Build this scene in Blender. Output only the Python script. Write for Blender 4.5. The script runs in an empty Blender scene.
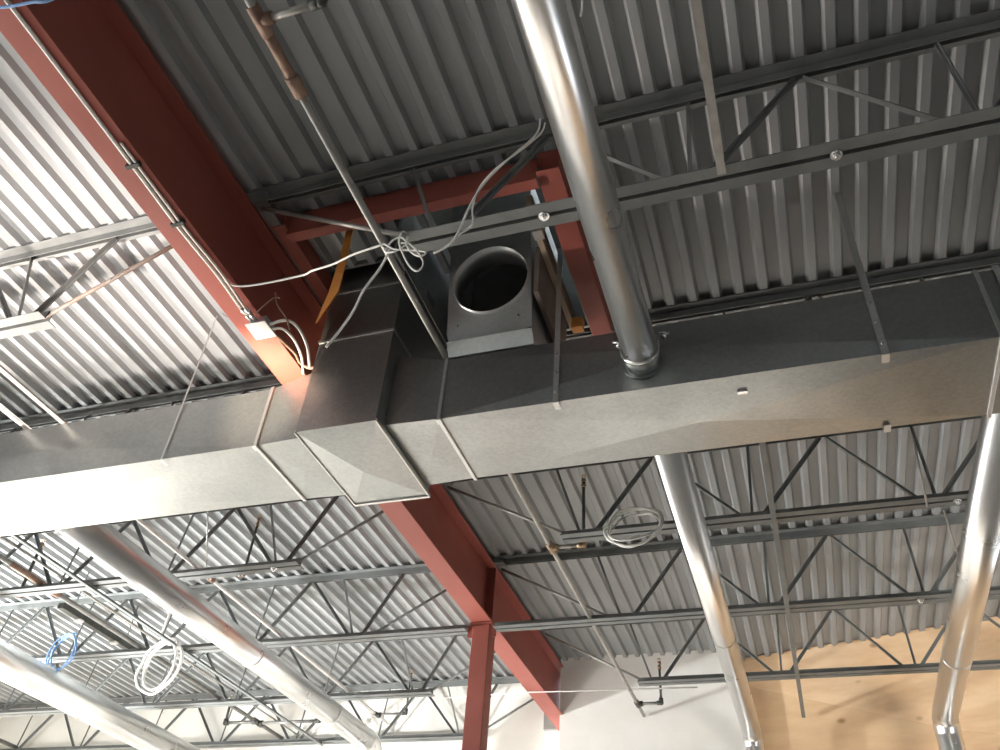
import bpy, bmesh, math, random
from mathutils import Vector, Matrix
random.seed(7)
C = bpy.context.scene.collection
EYE = 1.6                      # camera height; all z below are relative to the eye
V = Vector

# ---------------------------------------------------------------- materials
def new_mat(name):
    m = bpy.data.materials.new(name); m.use_nodes = True
    nt = m.node_tree
    b = nt.nodes['Principled BSDF']
    return m, nt, b
def coords(nt, scale=(1, 1, 1)):
    g = nt.nodes.new('ShaderNodeNewGeometry')
    mp = nt.nodes.new('ShaderNodeMapping'); mp.inputs['Scale'].default_value = scale
    nt.links.new(g.outputs['Position'], mp.inputs['Vector'])
    return mp.outputs['Vector']
def noise(nt, vec, scale, detail=4, rough=.55):
    n = nt.nodes.new('ShaderNodeTexNoise'); n.inputs['Scale'].default_value = scale
    n.inputs['Detail'].default_value = detail; n.inputs['Roughness'].default_value = rough
    nt.links.new(vec, n.inputs['Vector']); return n.outputs['Fac']
def ramp(nt, fac, stops):
    r = nt.nodes.new('ShaderNodeValToRGB')
    el = r.color_ramp.elements
    while len(el) < len(stops): el.new(.5)
    for e, (p, c) in zip(el, stops):
        e.position = p; e.color = (*c, 1) if len(c) == 3 else c
    nt.links.new(fac, r.inputs['Fac']); return r.outputs['Color']
def mottled(name, c1, c2, scale=3, rough=.6, metal=0.0, stretch=(1, 1, 1), r2=None, bump=0):
    m, nt, b = new_mat(name)
    v = coords(nt, stretch)
    f = noise(nt, v, scale)
    nt.links.new(ramp(nt, f, [(.32, c1), (.68, c2)]), b.inputs['Base Color'])
    b.inputs['Metallic'].default_value = metal
    if r2 is None: b.inputs['Roughness'].default_value = rough
    else:
        f2 = noise(nt, v, scale * 2.3)
        nt.links.new(ramp(nt, f2, [(.3, (rough,) * 3), (.7, (r2,) * 3)]), b.inputs['Roughness'])
    if bump:
        bp = nt.nodes.new('ShaderNodeBump'); bp.inputs['Strength'].default_value = bump; bp.inputs['Distance'].default_value = .01
        nt.links.new(noise(nt, v, scale * 6), bp.inputs['Height']); nt.links.new(bp.outputs['Normal'], b.inputs['Normal'])
    return m
def galvanised(name, c1, c2, rough, r2, spangle=60, metal=1.0):
    m, nt, b = new_mat(name)
    v = coords(nt)
    vo = nt.nodes.new('ShaderNodeTexVoronoi'); vo.inputs['Scale'].default_value = spangle
    nt.links.new(v, vo.inputs['Vector'])
    mx = nt.nodes.new('ShaderNodeMix'); mx.data_type = 'FLOAT'; mx.inputs[0].default_value = .75
    sep = nt.nodes.new('ShaderNodeSeparateColor'); nt.links.new(vo.outputs['Color'], sep.inputs[0])
    nt.links.new(sep.outputs[0], mx.inputs[2]); nt.links.new(noise(nt, v, 2.2), mx.inputs[3])
    nt.links.new(ramp(nt, mx.outputs[0], [(.25, c1), (.75, c2)]), b.inputs['Base Color'])
    nt.links.new(ramp(nt, noise(nt, v, 3.1), [(.3, (rough,) * 3), (.7, (r2,) * 3)]), b.inputs['Roughness'])
    b.inputs['Metallic'].default_value = metal
    return m

M = {}
M['deck'] = mottled('deck_steel', (.245, .255, .257), (.32, .326, .326), 1.6, .5, .15, (1, .35, 1), .62)
M['joist'] = mottled('grey_joist_primer', (.135, .142, .138), (.185, .19, .183), 5, .55, .1)
M['joist_rusty'] = mottled('rust_tinged_rod', (.16, .11, .08), (.20, .17, .15), 9, .6, .1)
M['red'] = mottled('red_oxide_primer', (.28, .072, .053), (.335, .092, .067), 2.5, .55, 0, (1, .4, 1), .65)
M['duct'] = galvanised('galvanised_sheet', (.30, .312, .305), (.385, .395, .383), .30, .40, 60, .92)
M['plenum'] = galvanised('paler_galvanised_sheet', (.52, .54, .53), (.64, .655, .64), .34, .44, 60, .85)  # paler galvanised tone for the plenum and divider panel
M['spiral'] = galvanised('bright_galvanised_pipe', (.76, .755, .74), (.79, .785, .77), .27, .30, 45)
M['cleat'] = galvanised('galvanised_cleat', (.55, .55, .54), (.66, .66, .64), .4, .5)
M['steel_pipe'] = mottled('black_steel_pipe', (.17, .165, .155), (.27, .26, .245), 14, .42, .5)
M['lead_pipe'] = mottled('pale_steel_pipe', (.30, .285, .26), (.40, .38, .35), 14, .42, .3)
M['rust_pipe'] = mottled('rusty_brown_pipe', (.20, .12, .085), (.33, .215, .155), 16, .55, .3)
M['brass'] = mottled('dull_brass', (.25, .17, .105), (.37, .265, .17), 20, .4, .7)
M['dark_fit'] = mottled('dark_iron_fitting', (.05, .052, .045), (.09, .09, .08), 20, .5, .4)
M['cable'] = mottled('white_cable_jacket', (.84, .82, .78), (.90, .88, .84), 12, .5)
M['bluecable'] = mottled('blue_cable_jacket', (.17, .33, .62), (.24, .41, .70), 12, .5)
M['bx'] = mottled('armoured_cable_steel', (.70, .68, .62), (.82, .80, .75), 60, .35, .55)
M['boxwhite'] = mottled('white_box_cover', (.78, .76, .73), (.84, .82, .79), 8, .45)
M['orange'] = mottled('orange_painted_lath', (.62, .23, .04), (.75, .32, .08), 10, .6)
M['wood'] = mottled('raw_timber', (.36, .27, .19), (.47, .37, .27), 9, .7, 0, (1, .2, 1))
M['concrete'] = mottled('concrete_floor', (.36, .345, .325), (.44, .42, .395), .8, .55, 0, (1, 1, 1), .7)
M['pale_ground'] = mottled('pale_outdoor_ground', (.40, .385, .36), (.47, .45, .42), 2, .9)
M['dimwall'] = mottled('unseen_dark_wall', (.16, .155, .15), (.20, .195, .19), 1, .8)  # unseen walls, coloured dark to cut bounced light on the deck
M['chrome'] = mottled('bright_bolt_zinc', (.75, .75, .74), (.85, .85, .84), 30, .25, .9)
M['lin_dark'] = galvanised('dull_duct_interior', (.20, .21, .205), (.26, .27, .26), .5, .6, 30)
M['plenum_in'] = mottled('near_black_inside', (.03, .028, .026), (.055, .05, .046), 6, .8)

def block_wall(name, c1, c2, mortar):
    m, nt, b = new_mat(name)
    g = nt.nodes.new('ShaderNodeNewGeometry'); s = nt.nodes.new('ShaderNodeSeparateXYZ'); c = nt.nodes.new('ShaderNodeCombineXYZ')
    nt.links.new(g.outputs['Position'], s.inputs[0]); nt.links.new(s.outputs['X'], c.inputs['X']); nt.links.new(s.outputs['Z'], c.inputs['Y'])
    br = nt.nodes.new('ShaderNodeTexBrick'); nt.links.new(c.outputs[0], br.inputs['Vector'])
    br.inputs['Color1'].default_value = (*c1, 1); br.inputs['Color2'].default_value = (*c2, 1); br.inputs['Mortar'].default_value = (*mortar, 1)
    br.inputs['Scale'].default_value = 1; br.inputs['Brick Width'].default_value = .4; br.inputs['Row Height'].default_value = .2
    br.inputs['Mortar Size'].default_value = .006; br.inputs['Mortar Smooth'].default_value = .6
    mx = nt.nodes.new('ShaderNodeMix'); mx.data_type = 'RGBA'; mx.blend_type = 'MULTIPLY'; mx.inputs[0].default_value = 1
    nt.links.new(br.outputs['Color'], mx.inputs[6])
    nt.links.new(ramp(nt, noise(nt, coords(nt), 1.3), [(.3, (.9, .88, .85)), (.7, (1, 1, 1))]), mx.inputs[7])
    nt.links.new(mx.outputs[2], b.inputs['Base Color']); b.inputs['Roughness'].default_value = .8
    return m
M['block'] = block_wall('painted_block', (.84, .82, .79), (.81, .79, .76), (.815, .795, .765))
M['cream'] = block_wall('cream_painted_block', (.80, .785, .74), (.78, .765, .72), (.785, .77, .725))

def plywood(name, base, dark, knots, ang):
    m, nt, b = new_mat(name)
    g = nt.nodes.new('ShaderNodeNewGeometry')
    mp = nt.nodes.new('ShaderNodeMapping'); mp.inputs['Rotation'].default_value = (0, ang, 0); mp.inputs['Scale'].default_value = (.8, .8, 3.2)
    nt.links.new(g.outputs['Position'], mp.inputs['Vector'])
    f = noise(nt, mp.outputs[0], 2.2, 6, .6)
    col = ramp(nt, f, [(.3, dark), (.62, base)])
    vo = nt.nodes.new('ShaderNodeTexVoronoi'); vo.inputs['Scale'].default_value = 2.6; vo.feature = 'F1'
    mp2 = nt.nodes.new('ShaderNodeMapping'); mp2.inputs['Scale'].default_value = (.8, .4, 1.3)
    nt.links.new(g.outputs['Position'], mp2.inputs['Vector']); nt.links.new(mp2.outputs[0], vo.inputs['Vector'])
    k = ramp(nt, vo.outputs['Distance'], [(.07, (1, 1, 1)), (.14, (0, 0, 0))])
    mx = nt.nodes.new('ShaderNodeMix'); mx.data_type = 'RGBA'
    nt.links.new(k, mx.inputs[0]); nt.links.new(col, mx.inputs[6]); mx.inputs[7].default_value = (*knots, 1)
    nt.links.new(mx.outputs[2], b.inputs['Base Color']); b.inputs['Roughness'].default_value = .6
    return m
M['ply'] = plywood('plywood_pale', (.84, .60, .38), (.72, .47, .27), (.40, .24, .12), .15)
M['ply_shade'] = plywood('plywood_shaded', (.75, .52, .31), (.66, .43, .25), (.33, .19, .09), -.1)  # same plywood toned darker to stand for shade low on the wall

# ---------------------------------------------------------------- mesh building
class MB:
    def __init__(self): self.bm = bmesh.new()
    def quad(self, *p):
        self.bm.faces.new([self.bm.verts.new(V(q)) for q in p])
    def box(self, x0, x1, y0, y1, z0, z1):
        vs = [self.bm.verts.new((x, y, z)) for z in (z0, z1) for y in (y0, y1) for x in (x0, x1)]
        for f in ((0, 2, 3, 1), (4, 5, 7, 6), (0, 1, 5, 4), (2, 6, 7, 3), (0, 4, 6, 2), (1, 3, 7, 5)):
            self.bm.faces.new([vs[i] for i in f])
        return self
    def prism(self, prof, p0, p1, up=(0, 0, 1)):
        """profile [(side, up)] swept from p0 to p1"""
        p0, p1 = V(p0), V(p1); d = (p1 - p0).normalized(); u = V(up); u = (u - d * u.dot(d)).normalized(); s = d.cross(u)
        a = [self.bm.verts.new(p0 + s * x + u * y) for x, y in prof]; b = [self.bm.verts.new(p1 + s * x + u * y) for x, y in prof]
        n = len(prof)
        for i in range(n): self.bm.faces.new((a[i], a[(i + 1) % n], b[(i + 1) % n], b[i]))
        self.bm.faces.new(a[::-1]); self.bm.faces.new(b); return self
    def tube(self, pts, r, n=10, cap=True, smooth=True):
        pts = [V(p) for p in pts]; rings = []
        d0 = (pts[1] - pts[0]).normalized()
        u = d0.orthogonal().normalized()
        for i, p in enumerate(pts):
            if i == 0: d = (pts[1] - p)
            elif i == len(pts) - 1: d = (p - pts[-2])
            else: d = (pts[i + 1] - p).normalized() + (p - pts[i - 1]).normalized()
            if d.length < 1e-9: d = d0
            d = d.normalized(); u = (u - d * u.dot(d)).normalized(); w = d.cross(u)
            rr = r[i] if isinstance(r, (list, tuple)) else r
            rings.append([self.bm.verts.new(p + (u * math.cos(2 * math.pi * k / n) + w * math.sin(2 * math.pi * k / n)) * rr) for k in range(n)])
        for a, b in zip(rings, rings[1:]):
            for k in range(n):
                f = self.bm.faces.new((a[k], a[(k + 1) % n], b[(k + 1) % n], b[k])); f.smooth = smooth
        if cap:
            self.bm.faces.new(rings[0][::-1]); self.bm.faces.new(rings[-1])
        return self
    def ball(self, p, r, sz=1):
        t = bmesh.ops.create_uvsphere(self.bm, u_segments=10, v_segments=7, radius=r)
        for v in t['verts']: v.co = V((v.co.x, v.co.y, v.co.z * sz)) + V(p)
        for f in self.bm.faces:
            if all(v in t['verts'] for v in f.verts[:1]): f.smooth = True
        return self
    def shell(self, pts, r0, r1, n=40):
        """open pipe wall with inside and outside skins between the points"""
        rings = []
        pts = [V(p) for p in pts]
        d = (pts[-1] - pts[0]).normalized(); u = d.orthogonal().normalized(); w = d.cross(u)
        for (p, r) in ((pts[0], r0), (pts[-1], r0), (pts[-1], r1), (pts[0], r1)):
            rings.append([self.bm.verts.new(p + (u * math.cos(2 * math.pi * k / n) + w * math.sin(2 * math.pi * k / n)) * r) for k in range(n)])
        for i in range(4):
            a, b = rings[i], rings[(i + 1) % 4]
            for k in range(n):
                f = self.bm.faces.new((a[k], a[(k + 1) % n], b[(k + 1) % n], b[k])); f.smooth = i in (0, 2)
        return self
    def build(self, name, mat, parent=None, bevel=0):
        off = V((0, 0, -EYE)); p = parent
        o = V((0, 0, 0))
        while p is not None: o += p.location; p = p.parent
        bmesh.ops.recalc_face_normals(self.bm, faces=self.bm.faces[:])
        for v in self.bm.verts: v.co = v.co - off - o
        me = bpy.data.meshes.new(name); self.bm.to_mesh(me); self.bm.free()
        ob = bpy.data.objects.new(name, me); C.objects.link(ob); ob.data.materials.append(mat)
        if parent: ob.parent = parent
        if bevel:
            md = ob.modifiers.new('edge', 'BEVEL'); md.width = bevel; md.segments = 2; md.limit_method = 'ANGLE'
        return ob
def bx(*a): return MB().box(*a)
def thing(name, label, cat, loc, group=None):
    o = bpy.data.objects.new(name, None); C.objects.link(o); o.empty_display_size = .1
    o.location = V(loc) + V((0, 0, EYE)); o['label'] = label; o['category'] = cat; o['kind'] = 'thing'
    if group: o['group'] = group
    return o
def tag(o, label, cat, group=None):
    o['label'] = label; o['category'] = cat; o['kind'] = 'thing'
    if group: o['group'] = group
    return o
def struct(o): o['kind'] = 'structure'; return o
def smooth(pts, n=6):
    P = [V(p) for p in pts]; P = [P[0] * 2 - P[1]] + P + [P[-1] * 2 - P[-2]]; out = []
    for i in range(1, len(P) - 2):
        a, b, c, d = P[i - 1:i + 3]
        for k in range(n):
            t = k / n
            out.append(.5 * ((2 * b) + (c - a) * t + (2 * a - 5 * b + 4 * c - d) * t * t + (3 * b - a - 3 * c + d) * t ** 3))
    out.append(P[-2]); return out

H = 4.1                        # underside of the deck above the eye
FLOOR = -1.6
# ---------------------------------------------------------------- setting
struct(bx(-12.7, 8, -8.2, 12.5, FLOOR - .2, FLOOR).build('floor', M['concrete']))
struct(bx(-60, 40, -60, 12.5, FLOOR - .4, FLOOR - .21).build('ground', M['pale_ground']))  # unseen ground outside, kept pale to bounce sunlight up onto the deck
# roof deck: ribs along Y, opened under the rooftop unit
m = MB(); p = .1525; x = .955 - 110 * p
def strip(prof, y0, y1):
    for (xa, za), (xb, zb) in zip(prof, prof[1:]):
        m.quad((xa, y0, za), (xb, y0, zb), (xb, y1, zb), (xa, y1, za))
for i in range(155):
    xc = x + i * p
    prof = [(xc - .0225, H), (xc + .0225, H), (xc + .041, H + .04), (xc + p - .041, H + .04), (xc + p - .0225, H)]
    if -2.05 < xc + .04 < -.98: segs = [(-8, 2.9), (4.12, 11.1)]
    elif -2.58 < xc + .04 < -2.05: segs = [(-8, 3.3), (4.12, 11.1)]
    else: segs = [(-8, 11.1)]
    for s in segs: strip(prof, *s)
bmesh.ops.remove_doubles(m.bm, verts=m.bm.verts[:], dist=1e-5)
struct(m.build('ceiling', M['deck']))
struct(bx(-16, -2.83, 10.72, 11.05, FLOOR, H + .15).build('wall_rear', M['cream']))
struct(bx(-2.765, -.62, 10.13, 10.45, FLOOR, H + .15).build('wall_middle', M['block']))
# oblique wall carrying the plywood
A, B = V((-.75, 10.50, 0)), V((4.6, 8.99, 0)); d = (B - A).normalized(); nrm = V((d.y, -d.x, 0))
def oblique(m, s0, s1, t0, t1, z0, z1):
    q = [A + d * s0 + nrm * t0, A + d * s1 + nrm * t0, A + d * s1 + nrm * t1, A + d * s0 + nrm * t1]
    lo = [m.bm.verts.new((v.x, v.y, z0)) for v in q]; hi = [m.bm.verts.new((v.x, v.y, z1)) for v in q]
    m.bm.faces.new(lo[::-1]); m.bm.faces.new(hi)
    for i in range(4): m.bm.faces.new((lo[i], lo[(i + 1) % 4], hi[(i + 1) % 4], hi[i]))
    return m
struct(oblique(MB(), -.1, 5.6, -.25, 0, FLOOR, H + .15).build('wall_oblique', M['block']))
struct(bx(7.5, 7.7, -8, 11, FLOOR, H + .15).build('wall_right', M['dimwall']))
NH, NS, CS = 3.3, -12.5, 2.35
LX, LH = -12.5, 2.9          # storefront: glass line and head height above the eye
m = MB(); m.box(LX - .2, LX, -8, 11, LH, H + .15)
for k in range(6): m.box(LX - .2, LX, -8 + k * 3.8, -7.85 + k * 3.8, FLOOR, LH)
struct(m.build('wall_left', M['cream']))
# unseen wall behind the camera, openings shaped to aim sun at the floor
NY = -8
m = MB(); m.box(-16, 8, NY - .2, NY, NH, H + .15); m.box(NS, 8, NY - .2, NY, FLOOR, CS); m.box(-4.1, 1.6, NY - .2, NY, CS, NH); m.box(4.6, 8, NY - .2, NY, CS, NH); m.box(-16, NS, NY - .2, NY, FLOOR, FLOOR + .3)
for k in range(9): m.box(-12.5 + k * 2.4, -12.35 + k * 2.4, NY - .2, NY, FLOOR, NH)
struct(m.build('wall_near', M['dimwall']))
# plywood sheets
def ply_sheet(poly, t0, t1, mat, label):
    m = MB(); f = [A + d * s + nrm * t1 + V((0, 0, z)) for s, z in poly]; b = [A + d * s + nrm * t0 + V((0, 0, z)) for s, z in poly]
    fv = [m.bm.verts.new(v) for v in f]; bv = [m.bm.verts.new(v) for v in b]
    m.bm.faces.new(fv); m.bm.faces.new(bv[::-1]); n = len(fv)
    for i in range(n): m.bm.faces.new((fv[i], fv[(i + 1) % n], bv[(i + 1) % n], bv[i]))
    tag(m.build('plywood_sheet', mat), label, 'plywood', 'plywood sheets on the oblique wall')
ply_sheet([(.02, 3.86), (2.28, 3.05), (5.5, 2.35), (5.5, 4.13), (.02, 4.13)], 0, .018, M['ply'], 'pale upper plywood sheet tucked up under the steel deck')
ply_sheet([(.02, FLOOR), (5.5, FLOOR), (5.5, 2.349), (2.28, 3.049), (.02, 3.859)], 0, .016, M['ply_shade'], 'lower plywood sheet toned darker as shade below the slanting edge, dotted with knots')

# ---------------------------------------------------------------- red beam and column
b = thing('steel_beam', 'deep red oxide steel I-beam running overhead to the far wall', 'beam', (-2.83, 4, 3.44))
bx(-2.935, -2.73, -3, 10.7, 3.44, 3.458).build('bottom_flange', M['red'], b, .003)
bx(-2.838, -2.826, -3, 10.7, 3.458, 4.022).build('web', M['red'], b)
bx(-2.935, -2.73, -3, 10.7, 4.022, 4.04).build('top_flange', M['red'], b, .003)
MB().box(-2.826, -2.735, 7.43, 7.445, 3.458, 4.022).build('stiffener', M['red'], b)
c = thing('steel_column', 'red oxide square steel column standing under the red beam', 'column', (-2.84, 7.5, FLOOR))
bx(-2.93, -2.75, 7.42, 7.60, FLOOR, 3.425).build('shaft', M['red'], c, .008)
bx(-2.95, -2.72, 7.40, 7.62, 3.425, 3.44).build('cap_plate', M['red'], c)
bx(-2.725, -2.69, 7.44, 7.455, 3.30, 3.425).build('stabiliser_plate', M['red'], c)
bx(-2.985, -2.93, 7.44, 7.455, 3.30, 3.425).build('stabiliser_plate', M['red'], c)
tag(bx(-3.12, -2.94, 10.66, 10.72, 3.45, 3.69).build('pocket_block', M['lead_pipe']), 'small grey block standing for the shaded pocket beside the far end of the red beam', 'block')  # solid grey block in place of the dark, shaded beam pocket

# ---------------------------------------------------------------- open web joists
LEG, T, GAP = .062, .006, .024
def chord(x0, x1, y, z, top, name, parent):
    """double angle: flanges flat at z, legs turned into the joist"""
    m = MB()
    for s in (-1, 1):
        a, b_ = sorted((y + s * GAP / 2, y + s * (GAP / 2 + LEG)))
        if top: m.box(x0, x1, a, b_, z - T, z)
        else: m.box(x0, x1, a, b_, z, z + T)
        a, b_ = sorted((y + s * GAP / 2, y + s * (GAP / 2 + T)))
        if top: m.box(x0, x1, a, b_, z - LEG, z - T)
        else: m.box(x0, x1, a, b_, z + T, z + LEG)
    return m.build(name, M['joist'], parent)
Lp = lambda g: [(-g / 2, -g / 2), (g / 2, -g / 2), (g / 2, -g / 2 + .006), (-g / 2 + .006, -g / 2 + .006), (-g / 2 + .006, g / 2), (-g / 2, g / 2)]
def web(p0, p1, y, parent, g=.029, name='web_bar'):
    MB().prism(Lp(g), (p0[0], y, p0[1]), (p1[0], y, p1[1]), (0, -1, 0)).build(name, M['joist'], parent)
ZB, ZT, ZN = 3.355, 4.10, 4.035
def joist(y, side, label, x_far, ext=None, rust=False):
    s = side                                   # +1: bay at +X of the beam, -1: sunlit bay
    xe = -2.75 if s > 0 else -2.92             # beam edge
    j = thing('bar_joist', label, 'joist', (xe, y, ZB), 'open web steel joists')
    xb = ext if ext is not None else (-1.60 if s > 0 else -3.98)
    chord(*sorted((xe + s * .03, x_far)), y, ZT, True, 'top_chord', j)
    chord(*sorted((xb, x_far)), y, ZB, False, 'bottom_chord', j)
    bx(*sorted((xe - s * .10, xe + s * .12)), y - .06, y + .06, 4.042, 4.09).build('bearing_seat', M['joist'], j)
    if s > 0:
        nodes = [-1.40, -.11, 1.12, 2.36, 3.60]; tops = [-.83, .49, 1.74, 2.98]
        verts = [(-1.67, -1.45), (-.08, -.12), (1.13, 1.15), (2.37, 2.37)]
        er = ((-1.54, ZB + .03), (-2.66, 3.99))
    else:
        nodes = [-4.2, -5.42, -6.66, -7.88, -9.1, -10.32, -11.54]; tops = [-4.84, -6.04, -7.27, -8.49, -9.71, -10.93]
        verts = [(-4.47, -4.23)] + [(n + .1, n + .02) for n in nodes[1:]]
        er = ((-4.02, ZB + .03), (-2.97, 3.97))
        web((-4.12, ZB + .05), (-3.76, ZN), y, j)
    MB().tube([(er[0][0], y, er[0][1]), (er[1][0], y, er[1][1])], .014, 8).build('end_rod', M['joist_rusty'] if rust else M['lead_pipe' if s > 0 else 'joist'], j)  # dark-bay rods toned paler to imitate light falling on them
    for (t, bb) in verts: web((t, ZN + .02), (bb, ZB + .03), y, j, .021)
    for k, n in enumerate(nodes):
        if k < len(tops): web((n + s * .065, ZB + .03), (tops[k] - s * .02, ZN), y, j)
        if k > 0: web((n - s * .065, ZB + .03), (tops[k - 1] + s * .02, ZN), y, j)
    return j
YJ = [2.62, 4.24, 5.83, 7.41, 9.02, 10.60]
joist(YJ[0], 1, 'dark grey bar joist in front of the plenum with the round hole', 4.4)
joist(YJ[1], 1, 'bar joist on the dark side just behind the rectangular trunk duct', 4.4)
joist(YJ[2], 1, 'bar joist with the white cable coil on its bottom chord', 4.4)
joist(YJ[3], 1, 'bar joist on the dark side whose bottom chord meets the red column', 4.4, -2.69)
joist(YJ[4], 1, 'bar joist standing in front of the plywood and white wall', 4.4)
joist(YJ[0], -1, 'bar joist with rusty end rods under the sunlit deck, beside the junction box', -13.6, None, True)
joist(YJ[1], -1, 'sunlit bar joist with only its top chord showing above the trunk duct', -13.6)
joist(YJ[2], -1, 'sunlit bar joist just past the trunk duct, ending short beside the red beam', -13.6)
joist(YJ[3], -1, 'sunlit bar joist whose bottom chord meets the red column', -13.6, -2.985)
joist(YJ[4], -1, 'sunlit bar joist second from the cream rear wall', -13.6)
joist(YJ[5], -1, 'sunlit bar joist right against the cream rear wall', -13.6)
# bolts in the chord slots
for (x, y, w) in ((-.85, YJ[0], 'above the round plenum hole'), (.54, YJ[0], 'above the second strap of the trunk duct'),
               (1.28, YJ[2], 'beside the big round duct past the trunk'), (1.11, YJ[3], 'level with the column top'), (-4.24, YJ[2], 'on the sunlit joist past the trunk duct')):
    m = MB(); m.tube([(x, y, ZB - .022), (x, y, ZB - .006)], .019, 6); m.tube([(x, y, ZB - .006), (x, y, ZB)], .028, 14); m.tube([(x, y, ZB - .032), (x, y, ZB + .04)], .009, 8)
    tag(m.build('bolt', M['chrome']), 'bright bolt in the joist chord slot ' + w, 'bolt', 'bolts in joist chords')
# horizontal bridging angles laid across the bottom chords
def bridging(x, y0, y1, label, mat='joist'):
    m = MB().prism([(-.02, -.02), (.02, -.02), (.02, -.015), (-.015, -.015), (-.015, .02), (-.02, .02)], (x, y0, ZB - .022), (x, y1, ZB - .022))
    tag(m.build('bridging_angle', M[mat]), label, 'bridging', 'bridging angles under the joists')
bridging(.03, .9, 2.565, 'pale bridging angle crossing the top of view and ending at the dark joist', 'lead_pipe')
bridging(.03, 4.2, 10.15, 'grey bridging angle past the trunk duct running to the plywood wall')
bridging(-4.58, .9, 4.30, 'pinkish bridging angle under the sunlit deck beside the white pipe', 'lead_pipe')
bridging(-6.2, 4.2, 10.6, 'grey bridging angle behind the hanging white cable coil')

# ---------------------------------------------------------------- rectangular trunk duct
Y0, Y1, ZL, ZH = 3.50, 4.125, 2.866, 3.308
tr = thing('trunk_duct', 'long rectangular galvanised trunk duct crossing under the deck', 'duct', (-1.7, 3.8, ZL))
def duct_section(x0, x1, r0, r1, pop=.02):
    """r = (ynear, yfar, zlow, zhigh); every face cross-broken with its centre pushed out"""
    m = MB()
    a = [(x0, r0[0], r0[2]), (x0, r0[1], r0[2]), (x0, r0[1], r0[3]), (x0, r0[0], r0[3])]
    b_ = [(x1, r1[0], r1[2]), (x1, r1[1], r1[2]), (x1, r1[1], r1[3]), (x1, r1[0], r1[3])]
    av = [m.bm.verts.new(q) for q in a]; bv = [m.bm.verts.new(q) for q in b_]
    outs = [V((0, 0, -1)), V((0, 1, 0)), V((0, 0, 1)), V((0, -1, 0))]
    for i in range(4):
        q = [av[i], av[(i + 1) % 4], bv[(i + 1) % 4], bv[i]]
        c = sum((v.co for v in q), V()) / 4 + outs[i] * (pop if i in (0, 3) else 0)
        cv = m.bm.verts.new(c)
        for k in range(4): m.bm.faces.new((q[k], q[(k + 1) % 4], cv))
    return m
R_ = (Y0, Y1, ZL, ZH); RB = (Y0 - .02, Y1 + .01, ZL - .005, ZH + .085)
cuts = [-9.2, -6.4, -2.90]
for a0, a1 in zip(cuts, cuts[1:]): duct_section(a0, a1, R_, R_).build('duct_section', M['duct'], tr)
duct_section(-2.90, -2.56, R_, RB, .012).build('duct_transition', M['duct'], tr)
duct_section(-2.03, -1.70, RB, R_, .012).build('duct_transition', M['duct'], tr)
duct_section(-1.70, 1.18, R_, R_, .03).build('duct_section', M['duct'], tr)
duct_section(1.18, 4.0, R_, R_).build('duct_section', M['duct'], tr)
def cleat(x, w=.022, e=.014):
    m = MB()
    m.box(x - w / 2, x + w / 2, Y0 - e * .6, Y1 + e * .6, ZL - e, ZL - .0005)
    m.box(x - w / 2, x + w / 2, Y0 - e, Y0 - .0005, ZL - .012, ZH + .006)
    m.box(x - w / 2, x + w / 2, Y0 - e * .6, Y1 + e * .6, ZH + .0005, ZH + e)
    m.box(x - w / 2, x + w / 2, Y1 + .0005, Y1 + e, ZL - .012, ZH + .006)
    m.box(x - w / 2 - .006, x + w / 2 + .004, Y0 - e - .004, Y0 + .03, ZL - e - .006, ZL - e)
    return m
for x in (-6.4, -2.90, -1.70, 1.18): cleat(x).build('seam_cleat', M['cleat'], tr, .003)
bx(-.06, -.01, 3.61, 3.63, ZL - .024, ZL - .008).build('sheet_tab', M['chrome'], tr)
# hanger straps down the near side
for (x, y, s, w, lab) in ((-3.57, Y0, -1, .012, 'thin hanger strap on the trunk duct beside the red beam, sunlit side'),
                          (-1.01, Y0, -1, .032, 'hanger strap on the trunk duct beside the round plenum hole'),
                          (.66, Y0, -1, .036, 'hanger strap on the trunk duct between the shiny round pipe and the duct end'),
                          (1.27, Y0, -1, .032, 'hanger strap on the trunk duct next to the seam at its dark end'),
                          (.68, Y1, 1, .036, 'hanger strap on the far side of the trunk duct, only its folded tab showing')):
    st = thing('hanger_strap', lab, 'strap', (x, y, ZL), 'hanger straps of the trunk duct')
    yy = y + s * .0175
    a, c_ = sorted((yy, yy + s * .0025))
    stp = bx(x - w / 2, x + w / 2, a, c_, ZL - .02, ZH + .01 if (x > 1.2 or s > 0) else H).build('strip', M['cleat'], st)
    a, c_ = sorted((yy + s * .0025, y - s * .045))
    bx(x - w / 2, x + w / 2, a, c_, ZL - .0205, ZL - .018).build('folded_tab', M['cleat'], st)
    if w > .02:
        for z in (ZL + .05, ZL + .19, ZL + .33):
            MB().tube([(x, yy, z), (x, yy + s * .010, z)], .008, 8).build('screw', M['chrome'], stp)

# ---------------------------------------------------------------- drop box
bxx = thing('drop_box_duct', 'square galvanised drop duct plunging down through the trunk duct', 'duct', (-2.295, 3.78, 2.82))
X0, X1, YA, YB = -2.55, -2.035, 3.375, 4.185
def vert_section(z0, z1, g=0, pop=.006):
    m = MB()
    lo = [(X0 - g, YA - g, z0), (X1 + g, YA - g, z0), (X1 + g, YB + g, z0), (X0 - g, YB + g, z0)]; hi = [(x, y, z1) for x, y, _ in lo]
    lv = [m.bm.verts.new(q) for q in lo]; hv = [m.bm.verts.new(q) for q in hi]
    outs = [V((0, -1, 0)), V((1, 0, 0)), V((0, 1, 0)), V((-1, 0, 0))]
    for i in range(4):
        q = [lv[i], lv[(i + 1) % 4], hv[(i + 1) % 4], hv[i]]; cv = m.bm.verts.new(sum((v.co for v in q), V()) / 4 + outs[i] * pop)
        for k in range(4): m.bm.faces.new((q[k], q[(k + 1) % 4], cv))
    return m, lv
m, lv = vert_section(2.82, 3.52, 0, .008)
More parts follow.
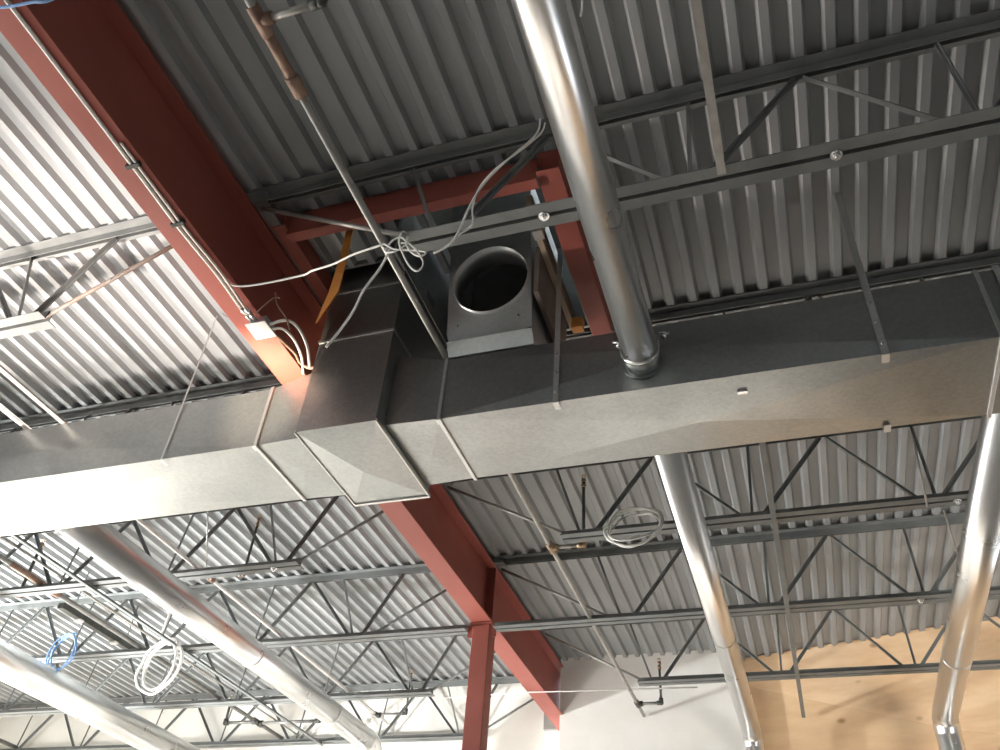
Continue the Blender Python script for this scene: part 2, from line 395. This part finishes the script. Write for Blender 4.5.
m.build('duct_section', M['duct'], bxx)
for z0, z1 in ((3.52, 3.95), (3.95, 4.4)):
    m, lv = vert_section(z0, z1); m.build('duct_section', M['duct'], bxx)
for z in (3.52, 3.95):
    m = MB(); e = .007
    for q in ((X0 - e, X1 + e, YA - e, YA - .0005), (X0 - e, X1 + e, YB + .0005, YB + e), (X0 - e, X0 - .0005, YA, YB), (X1 + .0005, X1 + e, YA, YB)): m.box(*q, z - .004, z + .014)
    m.build('seam_cleat', M['cleat'], bxx)
m = MB(); q = [m.bm.verts.new(v) for v in ((X0, YA, 2.82), (X1, YA, 2.82), (X1, YB, 2.82), (X0, YB, 2.82))]; cv = m.bm.verts.new(((X0 + X1) / 2, (YA + YB) / 2, 2.77))
for k in range(4): m.bm.faces.new((q[k], q[(k + 1) % 4], cv))
m.build('end_cap', M['duct'], bxx)
m = MB(); e = .008
for q in ((X0 - e, X1 + e, YB, YB + .02), (X0 - e, X0, YA, YB), (X1, X1 + e, YA, YB)): m.box(*q, 2.812, 2.835)
m.build('edge_lip', M['cleat'], bxx)

# ---------------------------------------------------------------- rooftop unit opening, plenum, red frame
rt = thing('rooftop_unit', 'galvanised underside of the rooftop unit seen up through the framed roof opening', 'rooftop unit', (-1.5, 3.5, 4.15))
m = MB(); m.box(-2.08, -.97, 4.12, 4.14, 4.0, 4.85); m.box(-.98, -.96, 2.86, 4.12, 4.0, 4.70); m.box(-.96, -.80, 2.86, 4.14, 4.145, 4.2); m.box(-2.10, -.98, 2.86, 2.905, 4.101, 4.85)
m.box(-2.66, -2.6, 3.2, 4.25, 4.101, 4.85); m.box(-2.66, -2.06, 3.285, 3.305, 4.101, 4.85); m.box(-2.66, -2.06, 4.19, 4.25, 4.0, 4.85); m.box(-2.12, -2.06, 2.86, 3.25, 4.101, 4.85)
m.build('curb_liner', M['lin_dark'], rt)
bx(-2.05, -2.03, 3.2, 4.12, 4.06, 4.85).build('divider_panel', M['plenum'], rt)
bx(-2.7, -.9, 2.8, 4.27, 4.85, 4.9).build('base_pan', M['lin_dark'], rt)
# plenum box with round collar, near face leaning out at the top
pl = thing('plenum_box', 'galvanised plenum box with an open round duct hole above the trunk duct', 'plenum', (-1.43, 3.7, 3.41))
ta = math.radians(10); vv = V((0, -math.sin(ta), math.cos(ta))); nn = V((0, -math.cos(ta), -math.sin(ta)))
PX0, PX1 = -1.70, -1.16; PB = V((0, 3.45, 3.41)); cc = V((-1.42, 3.45, 3.41)) + vv * .40; hr = .245
m = MB()
L_ = 1.2; N = 64
ring = [m.bm.verts.new(cc + V((math.cos(2 * math.pi * k / N), 0, 0)) * hr + vv * hr * math.sin(2 * math.pi * k / N)) for k in range(N)]
sq = []
for k in range(N):
    a = 2 * math.pi * k / N; cx_, sx_ = math.cos(a), math.sin(a)
    tx = ((PX1 - cc.x) / cx_) if cx_ > 1e-6 else (((PX0 - cc.x) / cx_) if cx_ < -1e-6 else 1e9)
    tz = ((L_ - .40) / sx_) if sx_ > 1e-6 else ((-.40 / sx_) if sx_ < -1e-6 else 1e9)
    t = min(tx, tz); sq.append(m.bm.verts.new(cc + V((cx_ * t, 0, 0)) + vv * (sx_ * t)))
for k in range(N): m.bm.faces.new((ring[k], ring[(k + 1) % N], sq[(k + 1) % N], sq[k]))
m.build('face_panel', M['plenum'], pl)
top = PB + vv * L_
m = MB()
for xs in (PX0, PX1):
    m.quad((xs, PB.y, PB.z), (xs, 4.08, PB.z + .1), (xs, 4.08, top.z), (xs, top.y, top.z))
m.quad((PX0, PB.y, PB.z), (PX1, PB.y, PB.z), (PX1, PB.y + .06, PB.z - .075), (PX0, PB.y + .06, PB.z - .075))
m.quad((PX0, PB.y + .06, PB.z - .075), (PX1, PB.y + .06, PB.z - .075), (PX1, 4.08, PB.z - .075), (PX0, 4.08, PB.z - .075))
m.quad((PX0, 4.08, PB.z - .075), (PX1, 4.08, PB.z - .075), (PX1, 4.08, top.z), (PX0, 4.08, top.z))
for xs in (PX0, PX1): m.quad((xs, PB.y, PB.z), (xs, PB.y + .06, PB.z - .075), (xs, 4.08, PB.z - .075), (xs, 4.08, PB.z + .1))
m.build('casing', M['plenum'], pl)
MB().shell([cc + nn * .028, cc - nn * .16], hr + .002, hr - .002, 64).build('collar', M['plenum'], pl)
m = MB(); m.box(PX0 + .01, PX1 - .01, 3.72, 4.06, 3.36, 4.6); m.build('inner_block', M['plenum_in'], pl)  # near-black block filling the plenum behind the round hole
for dx in (-.2, .19): MB().tube([V((-1.43 + dx, 3.45, 3.41)) + vv * .1 + nn * .012, V((-1.43 + dx, 3.45, 3.41)) + vv * .1 - nn * .002], .008, 8).build('screw', M['chrome'], pl)
# red channel frame
def channel(x0, x1, y0, y1, z0, z1, axis, label):
    m = MB(); t = .008
    if axis == 'x':
        m.box(x0, x1, y0, y0 + t, z0, z1); m.box(x0, x1, y0 + t, y1, z0, z0 + t); m.box(x0, x1, y0 + t, y1, z1 - t, z1)
    else:
        m.box(x1 - t, x1, y0, y1, z0, z1); m.box(x0, x1 - t, y0, y1, z0, z0 + t); m.box(x0, x1 - t, y0, y1, z1 - t, z1)
    tag(m.build('frame_channel', M['red'], None, .002), label, 'channel', 'red frame of the roof opening')
channel(-2.56, -.96, 2.78, 2.85, 3.90, 4.095, 'x', 'red channel across the front of the roof opening, behind the dark joist')
channel(-2.66, -2.57, 2.75, 4.16, 3.96, 4.095, 'y', 'red channel edging the roof opening next to the red beam')
channel(-.955, -.82, 2.75, 4.16, 3.92, 4.095, 'y', 'red channel edging the roof opening next to the shiny round pipe')
tag(MB().prism([(-.02, -.02), (.02, -.02), (.02, .02), (-.02, .02)], (-1.735, 2.86, 3.99), (-1.735, 3.40, 3.99)).build('support_angle', M['joist']), 'grey support bar beside the round plenum hole', 'angle')
tag(bx(-1.09, -1.055, 3.0, 4.05, 3.93, 4.06).build('timber_strip', M['wood']), 'raw timber strip between the plenum box and the red channel', 'timber')
tag(bx(-1.13, -1.10, 3.35, 4.0, 3.60, 4.0).build('insulation_board', M['joist_rusty']), 'ragged brown board against the side of the plenum box', 'board')
tag(bx(-1.06, -.985, 3.97, 4.03, 3.86, 3.95).build('paint_tag', M['orange']), 'small orange-red tag at the corner of the red channel', 'tag')
tag(bx(-1.06, -1.0, 3.05, 3.12, 3.78, 3.93).build('clip_angle', M['lead_pipe']), 'small pale clip beside the red channel above the joist bolt', 'clip')

# ---------------------------------------------------------------- round ducts
def round_duct(x, z, r, y0, y1, label, mat='spiral', elbow=False, rings=(), collar_at=None, s=1):
    t = thing('round_duct', label, 'duct', (x, y0, z), 'round galvanised ducts')
    MB().shell([(x, y0, z), (x, y1, z)], r, r - .003, 48).build('pipe', M[mat], t)
    for y in rings: MB().shell([(x, y - .006, z), (x, y + .006, z)], r + .004, r - .001, 48).build('joint_bead', M[mat], t)
    if collar_at is not None:
        y = collar_at
        MB().shell([(x, y, z), (x, y + s * .10, z)], r + .006, r - .002, 48).build('collar', M['duct'], t)
        MB().shell([(x, y, z), (x, y + s * .010, z)], r + .028, r - .002, 48).build('flange_ring', M['duct'], t)
    if elbow:
        # three-gore elbow turning down in front of the wall
        R = r * 1.25; n = 3
        pts = [V((x, y1, z))]
        for k in range(n + 1):
            a = math.pi / 2 * k / n
            pts.append(V((x, y1 + .05 + R * math.sin(a), z - R * (1 - math.cos(a)))))
        for k in range(len(pts) - 1):
            gore = MB().tube([pts[k], pts[k + 1]], r * (1.02 if k % 2 else 1.0), 32, False).build('elbow_gore', M['spiral'], t)
            MB().tube([pts[k] + (pts[k + 1] - pts[k]) * .92, pts[k + 1] + (pts[k + 1] - pts[k]) * .05], r * 1.045, 32, False).build('gore_seam', M['spiral'], gore)
        MB().tube([pts[-1], pts[-1] - V((0, 0, .7))], r, 32, False).build('drop_pipe', M[mat], t)
    return t
t = round_duct(-.522, 3.045, .0945, -1.5, Y0 - .013, 'shiny round duct coming from overhead into the near face of the trunk duct', 'spiral', False, (1.05,), Y0 - .013, -1)
yb = Y0 - .115
band = MB().shell([(-.522, yb - .012, 3.045), (-.522, yb + .012, 3.045)], .106, .096, 48).build('draw_band', M['chrome'], t)
for (dx, dz) in ((-.108, .045), (.125, .06)):
    m = MB(); m.tube([(-.522 + dx, yb, 3.045 + dz), (-.522 + dx * 1.12, yb, 3.045 + dz * 1.3)], .016, 8); m.tube([(-.522 + dx * 1.05 - .03, yb - .02, 3.045 + dz * 1.2 + .01), (-.522 + dx * 1.05 + .03, yb - .02, 3.045 + dz * 1.2 - .005)], .006, 8)
    m.build('band_clamp', M['chrome'], band)
round_duct(-.522, 3.045, .099, Y1 + .013, 9.62, 'thin round duct leaving the trunk duct opposite the shiny near one', 'spiral', True, (7.2,), Y1 + .013)
round_duct(1.347, 3.045, .118, Y1 + .013, 9.28, 'round duct leaving the trunk end and dropping before the plywood', 'spiral', True, (7.9,), Y1 + .013)
round_duct(-5.01, 3.045, .128, Y1 + .013, 9.55, 'fat bright round duct leaving the sunlit underside of the trunk duct', 'spiral', True, (6.9, 8.6), Y1 + .013)
round_duct(-7.90, 3.045, .166, Y1 + .013, 10.2, 'fattest round duct cutting the bottom corner below the hanging cable coil', 'spiral', True, (6.0,), Y1 + .013)

# ---------------------------------------------------------------- sprinkler pipes
def pipe_run(x, z, r, y0, y1, label, mat, arms, rust=None, side=1, drop_to=None):
    t = thing('sprinkler_pipe', label, 'pipe', (x, y0, z), 'sprinkler branch pipes')
    MB().tube([(x, y0, z), (x, y1, z)], r, 14).build('pipe', M[mat], t)
    if rust:
        MB().tube([(x, rust[0], z), (x, rust[1], z)], r * 1.28, 14).build('rusty_sleeve', M['rust_pipe'], t)
        yc = rust[1]; MB().tube([(x, yc - .03, z), (x, yc - .028, z), (x, yc + .07, z), (x, yc + .072, z)], [r * 1.3, r * 1.75, r * 1.7, r * 1.2], 14).build('coupling', M['rust_pipe'], t)
    for (y, dx, zr, fm, rm, head) in arms:
        xa = x + dx; s = 1 if dx > 0 else -1; rr = r * .85
        tee = MB(); tee.tube([(x, y - .07, z), (x, y - .068, z), (x, y + .068, z), (x, y + .07, z)], [r, r * 1.55, r * 1.55, r], 12); tee.tube([(x, y, z), (x + s * .06, y, z)], r * 1.45, 12); tee.ball((x, y, z), r * 1.6)
        tee = tee.build('tee', M[fm], t)
        MB().tube([(x, y, z), (xa, y, z)], rr, 12).build('arm', M[rm], t)
        el = MB(); el.tube([(xa - s * .05, y, z), (xa, y, z)], rr * 1.5, 12); el.ball((xa, y, z), rr * 1.62); el.tube([(xa, y, z), (xa, y, z + .05)], rr * 1.5, 12)
        el.build('elbow', M[fm if head != 'dark' else 'dark_fit'], t)
        MB().tube([(xa, y, z), (xa, y, zr)], rr * .85, 12).build('riser', M['dark_fit' if head else rm], t)
        hd = MB(); hd.tube([(xa, y, zr - .05), (xa, y, zr - .02)], rr * 1.35, 8); hd.tube([(xa, y, zr - .02), (xa, y, zr)], rr * .8, 10); hd.tube([(xa, y, zr), (xa, y, zr + .035)], rr * 1.25, 8)
        hd.tube([(xa - .014, y, zr + .035), (xa - .012, y, zr + .07)], .004, 6); hd.tube([(xa + .014, y, zr + .035), (xa + .012, y, zr + .07)], .004, 6); hd.tube([(xa, y, zr + .07), (xa, y, zr + .074)], .02, 12)
        hd.build('sprinkler_head', M['brass'], t)
    return t
pipe_run(-1.738, 3.385, .0195, .2, 10.1, 'steel sprinkler pipe passing over the trunk duct on the dark side of the beam', 'lead_pipe',
         [(1.32, .29, 3.95, 'rust_pipe', 'lead_pipe', 'dark'), (6.0, .27, 3.98, 'brass', 'lead_pipe', 'x'), (9.70, .27, 3.82, 'dark_fit', 'steel_pipe', 'x')], (1.32, 1.62))
pipe_run(-5.06, 3.43, .017, .2, 10.2, 'thin pale sprinkler pipe along the fat bright round duct', 'boxwhite',
         [(6.02, .37, 3.98, 'rust_pipe', 'steel_pipe', 'x'), (9.82, .40, 3.9, 'dark_fit', 'steel_pipe', 'x')])
pipe_run(-6.85, 3.43, .024, .2, 10.6, 'brown sprinkler pipe between the two fat round ducts', 'steel_pipe',
         [(6.0, -.45, 3.98, 'rust_pipe', 'rust_pipe', 'x'), (9.90, -.48, 3.72, 'dark_fit', 'steel_pipe', 'x'), (9.96, .9, 3.5, 'dark_fit', 'steel_pipe', '')], (5.4, 5.95))
tag(MB().tube([(-6.6, 4.2, 3.46), (-6.6, 10.6, 3.46)], .011, 10).build('conduit', M['lead_pipe']), 'thin pale conduit running beside the brown sprinkler pipe', 'conduit')
tag(MB().tube([(-9.26, 6.2, 3.43), (-9.26, 10.55, 3.43)], .02, 10).build('conduit', M['boxwhite']), 'white pipe in the bottom corner beneath the fattest round duct', 'conduit')
tag(MB().tube([(-11.5, 8.6, 3.43), (-11.5, 10.6, 3.43)], .03, 10).build('conduit', M['steel_pipe']), 'dark pipe at the very bottom corner by the rear wall', 'conduit')
t = thing('dark_strip', 'dark elongated strip hung under the sunlit deck near the blue cable', 'light', (-7.38, 7.2, 3.6))  # dark elongated piece beside the pipe, exact kind unknown
bx(-7.42, -7.34, 6.62, 7.9, 3.58, 3.64).build('housing', M['dark_fit'], t)
for y in (6.8, 7.7): MB().tube([(-7.38, y, 3.62), (-7.38, y, H)], .006, 6).build('hanger_rod', M['steel_pipe'], t)
for y in (6.9, 7.5): bx(-7.425, -7.335, y, y + .06, 3.56, 3.58).build('end_clip', M['boxwhite'], t)

# ---------------------------------------------------------------- wiring
def cable(pts, r, label, mat='cable', cat='cable', name='cable', n=6, group='loose electrical cables'):
    return tag(MB().tube(smooth(pts, n), r, 8).build(name, M[mat]), label, cat, group)
cable([(-2.80, 2.62, 3.432), (-2.70, 2.72, 3.42), (-2.34, 2.75, 3.44), (-2.22, 2.70, 3.40), (-2.06, 2.66, 3.37), (-1.9, 2.60, 3.34), (-1.70, 2.56, 3.32)], .006, 'white cable strung from the red beam to the tangle on the joist end')
tg = [(-1.70, 2.56, 3.32), (-1.63, 2.55, 3.25), (-1.55, 2.56, 3.23), (-1.47, 2.56, 3.20), (-1.44, 2.55, 3.165), (-1.47, 2.55, 3.15), (-1.52, 2.55, 3.19), (-1.57, 2.56, 3.28), (-1.58, 2.57, 3.36), (-1.60, 2.55, 3.38), (-1.61, 2.55, 3.30), (-1.55, 2.54, 3.15), (-1.50, 2.54, 3.06), (-1.46, 2.54, 3.03), (-1.44, 2.54, 3.08), (-1.49, 2.545, 3.19), (-1.57, 2.56, 3.30), (-1.62, 2.57, 3.36), (-1.66, 2.56, 3.33), (-1.68, 2.555, 3.25), (-1.62, 2.55, 3.23), (-1.56, 2.55, 3.27), (-1.6, 2.56, 3.30)]
cable(tg, .005, 'knotted tangle of white cable hanging from the joist end')
cable([(-1.66, 2.56, 3.27), (-1.72, 2.6, 3.18), (-1.80, 2.62, 3.06), (-1.86, 2.66, 2.96), (-1.93, 2.68, 2.85), (-1.98, 2.68, 2.76)], .0065, 'white cable drooping in front of the drop duct')
MBc = [(-.87, 2.53, 4.085), (-.875, 2.52, 3.96), (-.92, 2.50, 3.84), (-1.07, 2.50, 3.68), (-1.17, 2.50, 3.52), (-1.22, 2.50, 3.36), (-1.26, 2.50, 3.19), (-1.31, 2.50, 3.12), (-1.37, 2.50, 3.09)]
cable(MBc, .006, 'white cable dangling beside the shiny round duct, longer strand')
cable([(-.845, 2.54, 4.05), (-.86, 2.53, 3.95), (-.93, 2.51, 3.83), (-1.09, 2.51, 3.69), (-1.175, 2.51, 3.55), (-1.20, 2.515, 3.40), (-1.19, 2.515, 3.27), (-1.26, 2.51, 3.20)], .005, 'white cable dangling beside the shiny round duct, shorter strand')
cable([(-.40, 1.55, 3.55), (-.40, 1.58, 3.36), (-.405, 1.6, 3.28), (-.41, 1.6, 3.235)], .0045, 'short frayed white cable end at the top beside the shiny round duct')
cable([(-2.95, .93, 3.425), (-2.80, .96, 3.40), (-2.66, .975, 3.395), (-2.55, .99, 3.40), (-2.30, 1.0, 3.62)], .007, 'blue cable crossing under the red beam at the top corner', 'bluecable')
# armoured cable clipped along the beam flange
cable([(-2.785, -.5, 3.428), (-2.787, .9, 3.428), (-2.79, 1.5, 3.428), (-2.795, 1.9, 3.428), (-2.80, 2.25, 3.426), (-2.785, 2.6, 3.42), (-2.79, 2.88, 3.41)], .011, 'bright armoured cable clipped along the bottom of the red beam', 'bx')
cable([(-2.765, 1.7, 3.429), (-2.77, 2.1, 3.429), (-2.77, 2.3, 3.426), (-2.755, 2.6, 3.42), (-2.765, 2.9, 3.41)], .008, 'second armoured cable joining the bright one near the junction box', 'bx')
for y, w in ((1.83, 'halfway along the bright armoured cable'), (2.22, 'where the armoured cables part')):
    m = MB(); m.box(-2.83, -2.745, y - .012, y + .012, 3.412, 3.44)
    tag(m.build('cable_clip', M['dark_fit'], None, .004), 'dark cable clip on the beam flange ' + w, 'clip', 'clips on the beam flange')
jb = thing('junction_box', 'white-covered square junction box under the red beam flange', 'junction box', (-2.75, 3.05, 3.44))
bx(-2.81, -2.69, 2.99, 3.11, 3.385, 3.44).build('box', M['cleat'], jb, .004)
bx(-2.82, -2.68, 2.98, 3.12, 3.378, 3.385).build('cover', M['boxwhite'], jb, .003)
for x in (-2.785, -2.76):
    m = MB(); m.tube([(x, 2.88, 3.41), (x, 2.93, 3.41)], .016, 10); m.tube([(x, 2.93, 3.41), (x, 2.99, 3.41)], .013, 8); m.build('connector', M['chrome'], jb)
cable([(-2.69, 3.04, 3.41), (-2.60, 3.06, 3.44), (-2.55, 3.12, 3.43), (-2.52, 3.22, 3.36), (-2.54, 3.33, 3.28)], .009, 'white cable looping from the junction box towards the drop duct, outer loop')
cable([(-2.69, 3.07, 3.40), (-2.63, 3.10, 3.41), (-2.59, 3.18, 3.38), (-2.575, 3.27, 3.32), (-2.58, 3.34, 3.24)], .008, 'white cable looping from the junction box towards the drop duct, inner loop')
cable([(-2.70, 3.10, 3.40), (-2.68, 3.20, 3.40), (-2.67, 3.32, 3.41), (-2.69, 3.42, 3.42), (-2.64, 3.46, 3.40), (-2.56, 3.42, 3.36)], .009, 'brown cable running from the junction box along the flange edge', 'rust_pipe')
cable([(-2.74, 2.95, 3.42), (-2.68, 2.93, 3.46), (-2.62, 2.92, 3.50), (-2.58, 2.93, 3.50)], .005, 'copper wire stub poking out above the junction box', 'rust_pipe')
cable([(-2.60, 2.9, 3.52), (-2.61, 2.96, 3.48), (-2.585, 3.04, 3.44), (-2.60, 3.12, 3.42)], .006, 'bent copper wire hooked beside the junction box', 'rust_pipe')
# white taut cable in front of the far wall
tag(MB().tube([(-4.0, 9.28, 3.40), (-2.9, 9.28, 3.42), (-1.0, 9.25, 3.375)], .007, 8).build('cable', M['cable']), 'taut white cable stretched under the beam in front of the far wall', 'cable', 'loose electrical cables')
# thin seismic wires
for a, b_, lab in (((.96, 5.0, 3.36), (.99, 5.35, 3.05), 'thin grey wire strap hanging by the trunk duct end'), ((1.2, 5.95, 3.36), (1.29, 6.4, 3.18), 'thin grey wire strap hanging below the cable coil joist'), ((-4.75, 5.2, 4.08), (-5.05, 5.95, 3.44), 'thin pale wire holding the thin sprinkler pipe')):
    tag(MB().tube([a, b_], .007, 6).build('hanger_wire', M['lead_pipe']), lab, 'wire', 'thin hanger wires')
def coil(c, r, turns, tail, rad, label, mat, tilt, seed):
    rnd = random.Random(seed); pts = []; n = int(turns * 14)
    ph = rnd.random() * 6
    for k in range(n + 1):
        a = 2 * math.pi * k / 14 + ph; t_ = k / 14
        rr = r * (1 + .10 * math.sin(t_ * 2.1 + seed) + .04 * rnd.uniform(-1, 1))
        u = rr * math.cos(a) * .82; w = rr * math.sin(a)
        q = V((u, .03 * math.sin(t_ * 5), w)); q.rotate(Matrix.Rotation(tilt[0], 3, 'Y')); q.rotate(Matrix.Rotation(tilt[1], 3, 'X'))
        pts.append(V(c) + q + V((0, rnd.uniform(-.012, .012), -.05 * r * math.sin(t_ * 3))))
    pts = [V(p) for p in tail] + pts if tail else pts
    tag(MB().tube(smooth(pts, 3), rad, 7).build('cable_coil', M[mat]), label, 'cable coil', 'coils of spare cable')
coil((-6.33, 7.2, 3.12), .26, 3.2, [(-6.42, 7.2, 3.75), (-6.44, 7.2, 3.55), (-6.42, 7.2, 3.42)], .013, 'white cable coil hanging in front of the sunlit joists', 'cable', (.25, 0), 3)
coil((-1.0, 5.74, 3.36), .22, 3.4, None, .009, 'white cable coil looped over the joist bottom chord beside the thin round duct', 'cable', (.9, -.35), 5)
coil((-7.85, 7.33, 3.40), .21, 2.6, None, .009, 'blue cable coil on the joist beside the dark strip', 'bluecable', (.3, 0), 8)
# orange lath
m = MB(); pth = [(-2.20, 2.9, 4.02), (-2.185, 2.9, 3.74), (-2.19, 2.9, 3.42), (-2.25, 2.9, 3.19)]
for (a, b_), (w0, w1) in zip(zip(pth, pth[1:]), ((.022, .026), (.026, .032), (.032, .003))):
    q = []
    for (pt, w) in ((a, w0), (b_, w1)):
        for dy in (-.004, .004): q += [m.bm.verts.new((pt[0] - w, pt[1] + dy, pt[2])), m.bm.verts.new((pt[0] + w, pt[1] + dy, pt[2]))]
    for f in ((0, 1, 5, 4), (2, 6, 7, 3), (0, 4, 6, 2), (1, 3, 7, 5), (0, 2, 3, 1), (4, 5, 7, 6)): m.bm.faces.new([q[i] for i in f])
tag(m.build('lath', M['orange']), 'orange wooden lath with a pointed tip hanging beside the red beam', 'lath')

# ---------------------------------------------------------------- light
w = bpy.data.worlds.new('World'); bpy.context.scene.world = w; w.use_nodes = True
bg = w.node_tree.nodes['Background']; bg.inputs[0].default_value = (.86, .93, 1, 1); bg.inputs[1].default_value = 7.0
s = bpy.data.lights.new('sun', 'SUN'); s.energy = 62; s.angle = .02; s.color = (1, .965, .91)
so = bpy.data.objects.new('sun', s); C.objects.link(so)
so.rotation_euler = V((.30, 1, -.27)).to_track_quat('-Z', 'Y').to_euler()

def spot(loc, aim, watts, cone, col, blend=.8, rad=.25):  # added unseen spots that stand in for bounced sunlight, no fixtures here
    l = bpy.data.lights.new('added_fill_spot', 'SPOT'); l.energy = watts; l.spot_size = math.radians(cone); l.spot_blend = blend; l.color = col; l.shadow_soft_size = rad
    o = bpy.data.objects.new('added_fill_spot', l); C.objects.link(o); o.location = V(loc) + V((0, 0, EYE))
    o.rotation_euler = (V(aim) - V(loc)).to_track_quat('-Z', 'Y').to_euler()
spot((-5.2, 1.0, -1.3), (-4.15, 3.15, 4.1), 4100, 33, (1, .90, .83), .9)
spot((-4.7, -.6, -1.3), (-4.2, 1.5, 4.1), 1350, 35, (1, .93, .88), .9)
spot((-9.6, 3.1, 1.3), (-4.0, 3.25, 4.1), 4000, 32, (1, .87, .79))
spot((-11.0, 6.0, .6), (-7.2, 7.2, 4.1), 5200, 75, (.93, .98, 1))
spot((-4.4, -.5, -1.2), (-2.83, 3.57, 3.44), 17000, 8, (1, .82, .62), 1, .04)
spot((-6.5, 5.2, -1.4), (-6.6, 10.6, 3.3), 2200, 100, (1, .97, .92), 1, .8)
spot((6.4, 3.0, -1.2), (2.5, 9.5, 3.2), 7600, 38, (1, .96, .90), 1, 2.4)
# ---------------------------------------------------------------- camera
F = 845.1644735163609
Rm = [[0.949087, 0.308005, 0.06608], [-0.149674, 0.625492, -0.76574], [-0.277184, 0.716864, 0.639746]]
cam = bpy.data.cameras.new('camera'); co = bpy.data.objects.new('camera', cam); C.objects.link(co)
cam.sensor_fit = 'HORIZONTAL'; cam.sensor_width = 36; cam.lens = F / 1000 * 36; cam.clip_start = .05
r0, r1, r2 = [V(q) for q in Rm]
mw = Matrix(((r0.x, -r1.x, -r2.x, 0), (r0.y, -r1.y, -r2.y, 0), (r0.z, -r1.z, -r2.z, EYE), (0, 0, 0, 1)))
co.matrix_world = mw
sc = bpy.context.scene; sc.camera = co
sc.view_settings.view_transform = 'Standard'; sc.view_settings.look = 'None'; sc.view_settings.gamma = 1; sc.view_settings.use_curve_mapping = False
sc.view_settings.exposure = 0
